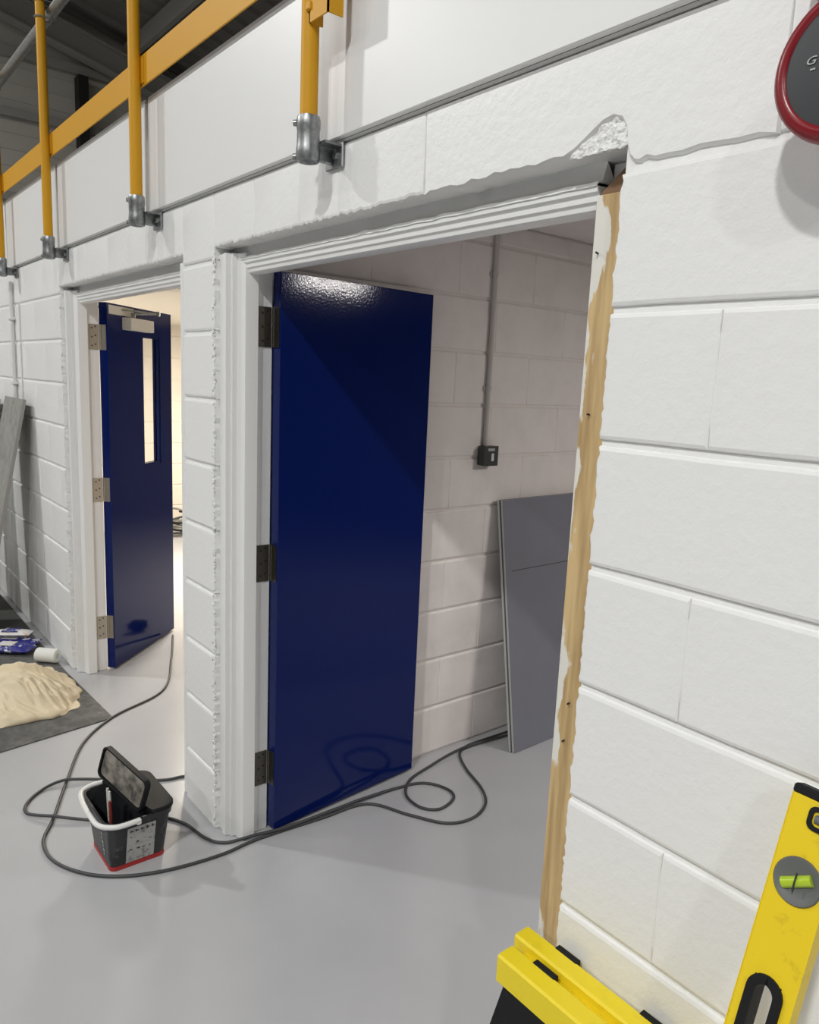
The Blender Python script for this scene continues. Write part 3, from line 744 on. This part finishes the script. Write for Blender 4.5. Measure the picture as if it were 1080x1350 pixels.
# ------------------------------------------------------------------ far room bits
pile = empty('cable_heap', (-6.72, 1.95, 0)); tag(pile, 'heap of cable coils seen past the far blue door', 'cable heap')
q = random.Random(9)
for k in range(7):
    bm = nb(); r = q.uniform(.16, .30); cx, cy = q.uniform(-.1, .1), q.uniform(-.18, .18); ph = q.uniform(0, 6)
    P = [(cx+r*math.cos(a+ph), cy+r*math.sin(a+ph), .02+.024*k+.05*(1+math.sin(2*a+ph))*q.uniform(.8, 1)*(k/7)) for a in [i*2*math.pi/24 for i in range(23)]]
    tube(bm, catmull(P, 2), .011, 8); obj('coil', bm, [CONC, CABLE, BLACKP][k % 3], pile, smooth=True)
bx = empty('tool_crate', (-6.60, 2.62, 0)); tag(bx, 'dark low crate on the floor by the cream wall', 'crate')
obj('body', boxbm((-.2, -.16, .001), (.2, .16, .13), .01, 2), BLACKP, bx); obj('lid', boxbm((-.21, -.17, .131), (.21, .17, .16), .008, 2), CONC, bx); obj('handle', tube(nb(), catmull([(-.08, 0, .158), (-.07, 0, .19), (.07, 0, .19), (.08, 0, .158)], 5), .01, 8), BLACKP, bx, smooth=True)
sk = empty('cable_socket', (-3.56, .80, .042)); tag(sk, 'small black cable socket on the floor beside the far door edge', 'socket')
lathe(bm := nb(), (-.05, 0, 0), (1, -.2, 0), [(0, 0), (.03, 0), (.034, .01), (.034, .05), (.041, .055), (.041, .075), (.030, .08), (.022, .11), (0, .11)], 24); obj('shell', bm, BLACKP, sk, auto=40)
obj('collar_ring', cyl(nb(), (-.058, .0016, 0), (-.050, 0, 0), .026, n=20), CABLE, sk, auto=40)

# ------------------------------------------------------------------ folding trestle in the corner
th = empty('saw_trestle', (.28, -.10, 0)); tag(th, 'yellow and black plastic folding trestle standing against the block wall', 'trestle')
def hadd(nm, bm, mt, par=None, auto=None):
    bmesh.ops.translate(bm, vec=-th.location, verts=bm.verts); return obj(nm, bm, mt, par or th, auto=auto)
X0, X1, ZH = -.052, .66, .600
for (ya, yb) in ((-.062, -.012), (-.128, -.076)):
    bm = prism(nb(), [(ya, ZH-.055), (yb, ZH-.055), (yb, ZH-.012), (yb-.012, ZH), (ya+.004, ZH), (ya, ZH-.004)], 'x', X0+(0.0 if ya > -.1 else .018), X1)
    r = hadd('top_beam', bm, YELP)
    for xs in (.045, .235, .425, .6):
        hadd('grip_insert', boxbm((xs-.026, yb-.0135, ZH-.012), (xs+.026, yb+.0008, ZH+.0012), .001, 1), BLACKP, r)
hadd('web', boxbm((X0+.03, -.0765, ZH-.05), (X1, -.0615, ZH-.022)), YELP)
# black side panels with legs
def panel_poly(y_top, y_bot, nm):
    bm = nb(); zt, zb = ZH-.056, .004
    def pt(x, z, o=0): t = (zt-z)/(zt-zb); return (x, y_top+(y_bot-y_top)*t+o, z)
    L = [(X0+.036, zt), (X1-.02, zt), (X1+.01, zb), (X1-.07, zb), (X1-.10, .28), (X0+.12, .28), (X0+.06, zb), (X0-.010, zb)]
    F = [bm.verts.new(pt(x, z)) for x, z in L]; Bk = [bm.verts.new(pt(x, z, .022)) for x, z in L]
    n = len(L)
    for i in range(n): bm.faces.new((F[i], F[(i+1) % n], Bk[(i+1) % n], Bk[i]))
    bm.faces.new(F); bm.faces.new(Bk[::-1])
    p = hadd(nm, bm, BLACKP)
    for z in (.46, .36):
        c = pt(0, z)
        hadd('moulded_rib', boxbm((X0+.08, c[1]-.006, z-.012), (X1-.08, c[1]+.004, z+.012), .003, 1), BLACKP, p)
panel_poly(-.126, -.30, 'side_panel'); panel_poly(-.052, -.034, 'side_panel')
hadd('tray', boxbm((X0+.14, -.21, .265), (X1-.14, -.045, .279)), BLACKP)

# ------------------------------------------------------------------ spirit level
lv = empty('spirit_level', (.4465, -.435, .002)); tag(lv, 'yellow box section spirit level leaning on the block wall beside the trestle', 'spirit level')
top = 1.14; b = .398; Lg = 1.205; an = math.atan2(b, top)
lv.rotation_euler = (-an, 0, math.radians(-2))
W = .036; Tt = .024
hz = (.865, .255)      # centre of hand holes, along the level
def ringpts(cx, cz, a, b, r, n=6): return [(p[0], p[1]) for p in rrect(cx, cz, a, b, r, 0, n)]
# body in strips around the openings
holes = [(z, .018, .085) for z in hz]
bm = nb(); zz = .014
segs = []
for z, a, h in sorted(holes):
    segs.append((zz, z-h)); zz = z+h
segs.append((zz, Lg-.012))
for z0, z1 in segs: box(bm, (-W, -Tt, z0), (W, 0, z1))
for z, a, h in holes:
    for s in (-1, 1): box(bm, (s*W if s < 0 else a, -Tt, z-h), (-a if s < 0 else W, 0, z+h))
body = obj('body', bm, YELL, lv)
for x in (-1, 1): obj('milled_edge', boxbm((x*W-.0012 if x < 0 else W, -Tt-.0008, .014), (-W if x < 0 else W+.0012, .0008, Lg-.012)), YELL, lv)
for z in (0, Lg-.013):
    obj('end_cap', boxbm((-W-.002, -Tt-.002, z), (W+.002, .002, z+.014), .003, 1), BLACKP, lv)
for z, a, h in holes:
    bm = nb(); o_ = ringpts(0, z, a+.006, h+.006, .024); i_ = ringpts(0, z, a-.006, h-.006, .014)
    loft(bm, [[(p[0], -Tt-.004, p[1]) for p in o_], [(p[0], -Tt-.004, p[1]) for p in i_], [(p[0], .003, p[1]) for p in i_], [(p[0], .003, p[1]) for p in o_], [(p[0], -Tt-.004, p[1]) for p in o_]], False, False)
    obj('hand_grip', bm, BLACKP, lv, auto=40)
for z in (1.085, .12):
    bm = nb(); lathe(bm, (0, -.012, z), (0, -1, 0), [(.0, .013), (.020, .013), (.023, .0145), (.030, .0160), (.0315, .014), (.0315, .0), (0, 0)], 36); v = obj('vial_housing', bm, GREYR, lv, auto=40)
    bm = nb(); cyl(bm, (-.017, -Tt-.002, z-.010), (.017, -Tt-.002, z+.010), .0075, n=18); obj('vial', bm, VIALG, v, auto=40)
    obj('bubble_mark', boxbm((-.001, -Tt-.011, z-.012), (.001, -Tt-.009, z+.012)), PRINTD, v)
bm = nb(); o_ = ringpts(0.012, Lg-.034, .022, .016, .010); i_ = ringpts(.012, Lg-.034, .016, .010, .006)
loft(bm, [[(p[0], -Tt-.003, p[1]) for p in o_], [(p[0], -Tt-.003, p[1]) for p in i_], [(p[0], -Tt+.0, p[1]) for p in i_], [(p[0], -Tt, p[1]) for p in o_]], False, False)
s_ = obj('end_slot', bm, BLACKP, lv, auto=40); obj('slot_vial', cyl(nb(), (.0, -Tt-.001, Lg-.034), (.025, -Tt-.001, Lg-.034), .006, n=14), GREYR, s_, auto=40)

# ------------------------------------------------------------------ round red alarm on the wall
al = empty('round_alarm', (.384, 0, 2.062)); tag(al, 'round charcoal faced device with a thick dark red rim on the block wall', 'alarm')
obj('back_plate', boxbm((-.045, -.030, -.045), (.045, -.0008, .045), .006, 2), REDB, al)
obj('drum', cyl(nb(), (0, -.030, 0), (0, -.070, 0), .066, .074, n=48), RED, al, auto=40)
bm = nb(); lathe(bm, (0, 0, 0), (0, -1, 0), [(0, .068), (.078, .068), (.088, .074), (.0915, .083), (.0905, .092), (.086, .098), (.079, .101), (.074, .0985), (.072, .095), (0, .095)], 64); obj('rim', bm, RED, al, auto=50)
fc = obj('face', lathe(nb(), (0, 0, 0), (0, -1, 0), [(0, .0955), (.0735, .0955), (.0735, .097), (.060, .0985), (0, .1005)], 64), GREYF, al, auto=50)
fd = bpy.data.curves.new('mark', 'FONT'); fd.body = 'G'; fd.size = .015; fd.extrude = .0003; fd.shear = .25
fo = bpy.data.objects.new('tmp_text', fd); COL.objects.link(fo)
bpy.context.view_layer.update()
me = bpy.data.meshes.new_from_object(fo.evaluated_get(bpy.context.evaluated_depsgraph_get()))
bpy.data.objects.remove(fo)
me.transform(Matrix.Translation((-.050, -.1002, .004)) @ Matrix.Rotation(math.pi/2, 4, 'X') @ Matrix.Diagonal((1.15, .85, 1, 1)))
link('letter', me, PRINT, fc)
obj('letter_mark', boxbm((-.043, -.1004, -.003), (-.037, -.0996, -.0012)), PRINT, fc)
obj('fixing_stub', cyl(nb(), (-.085, -.02, .135), (-.085, -.0006, .135), .012, .015, n=16), REDB, al, auto=40)
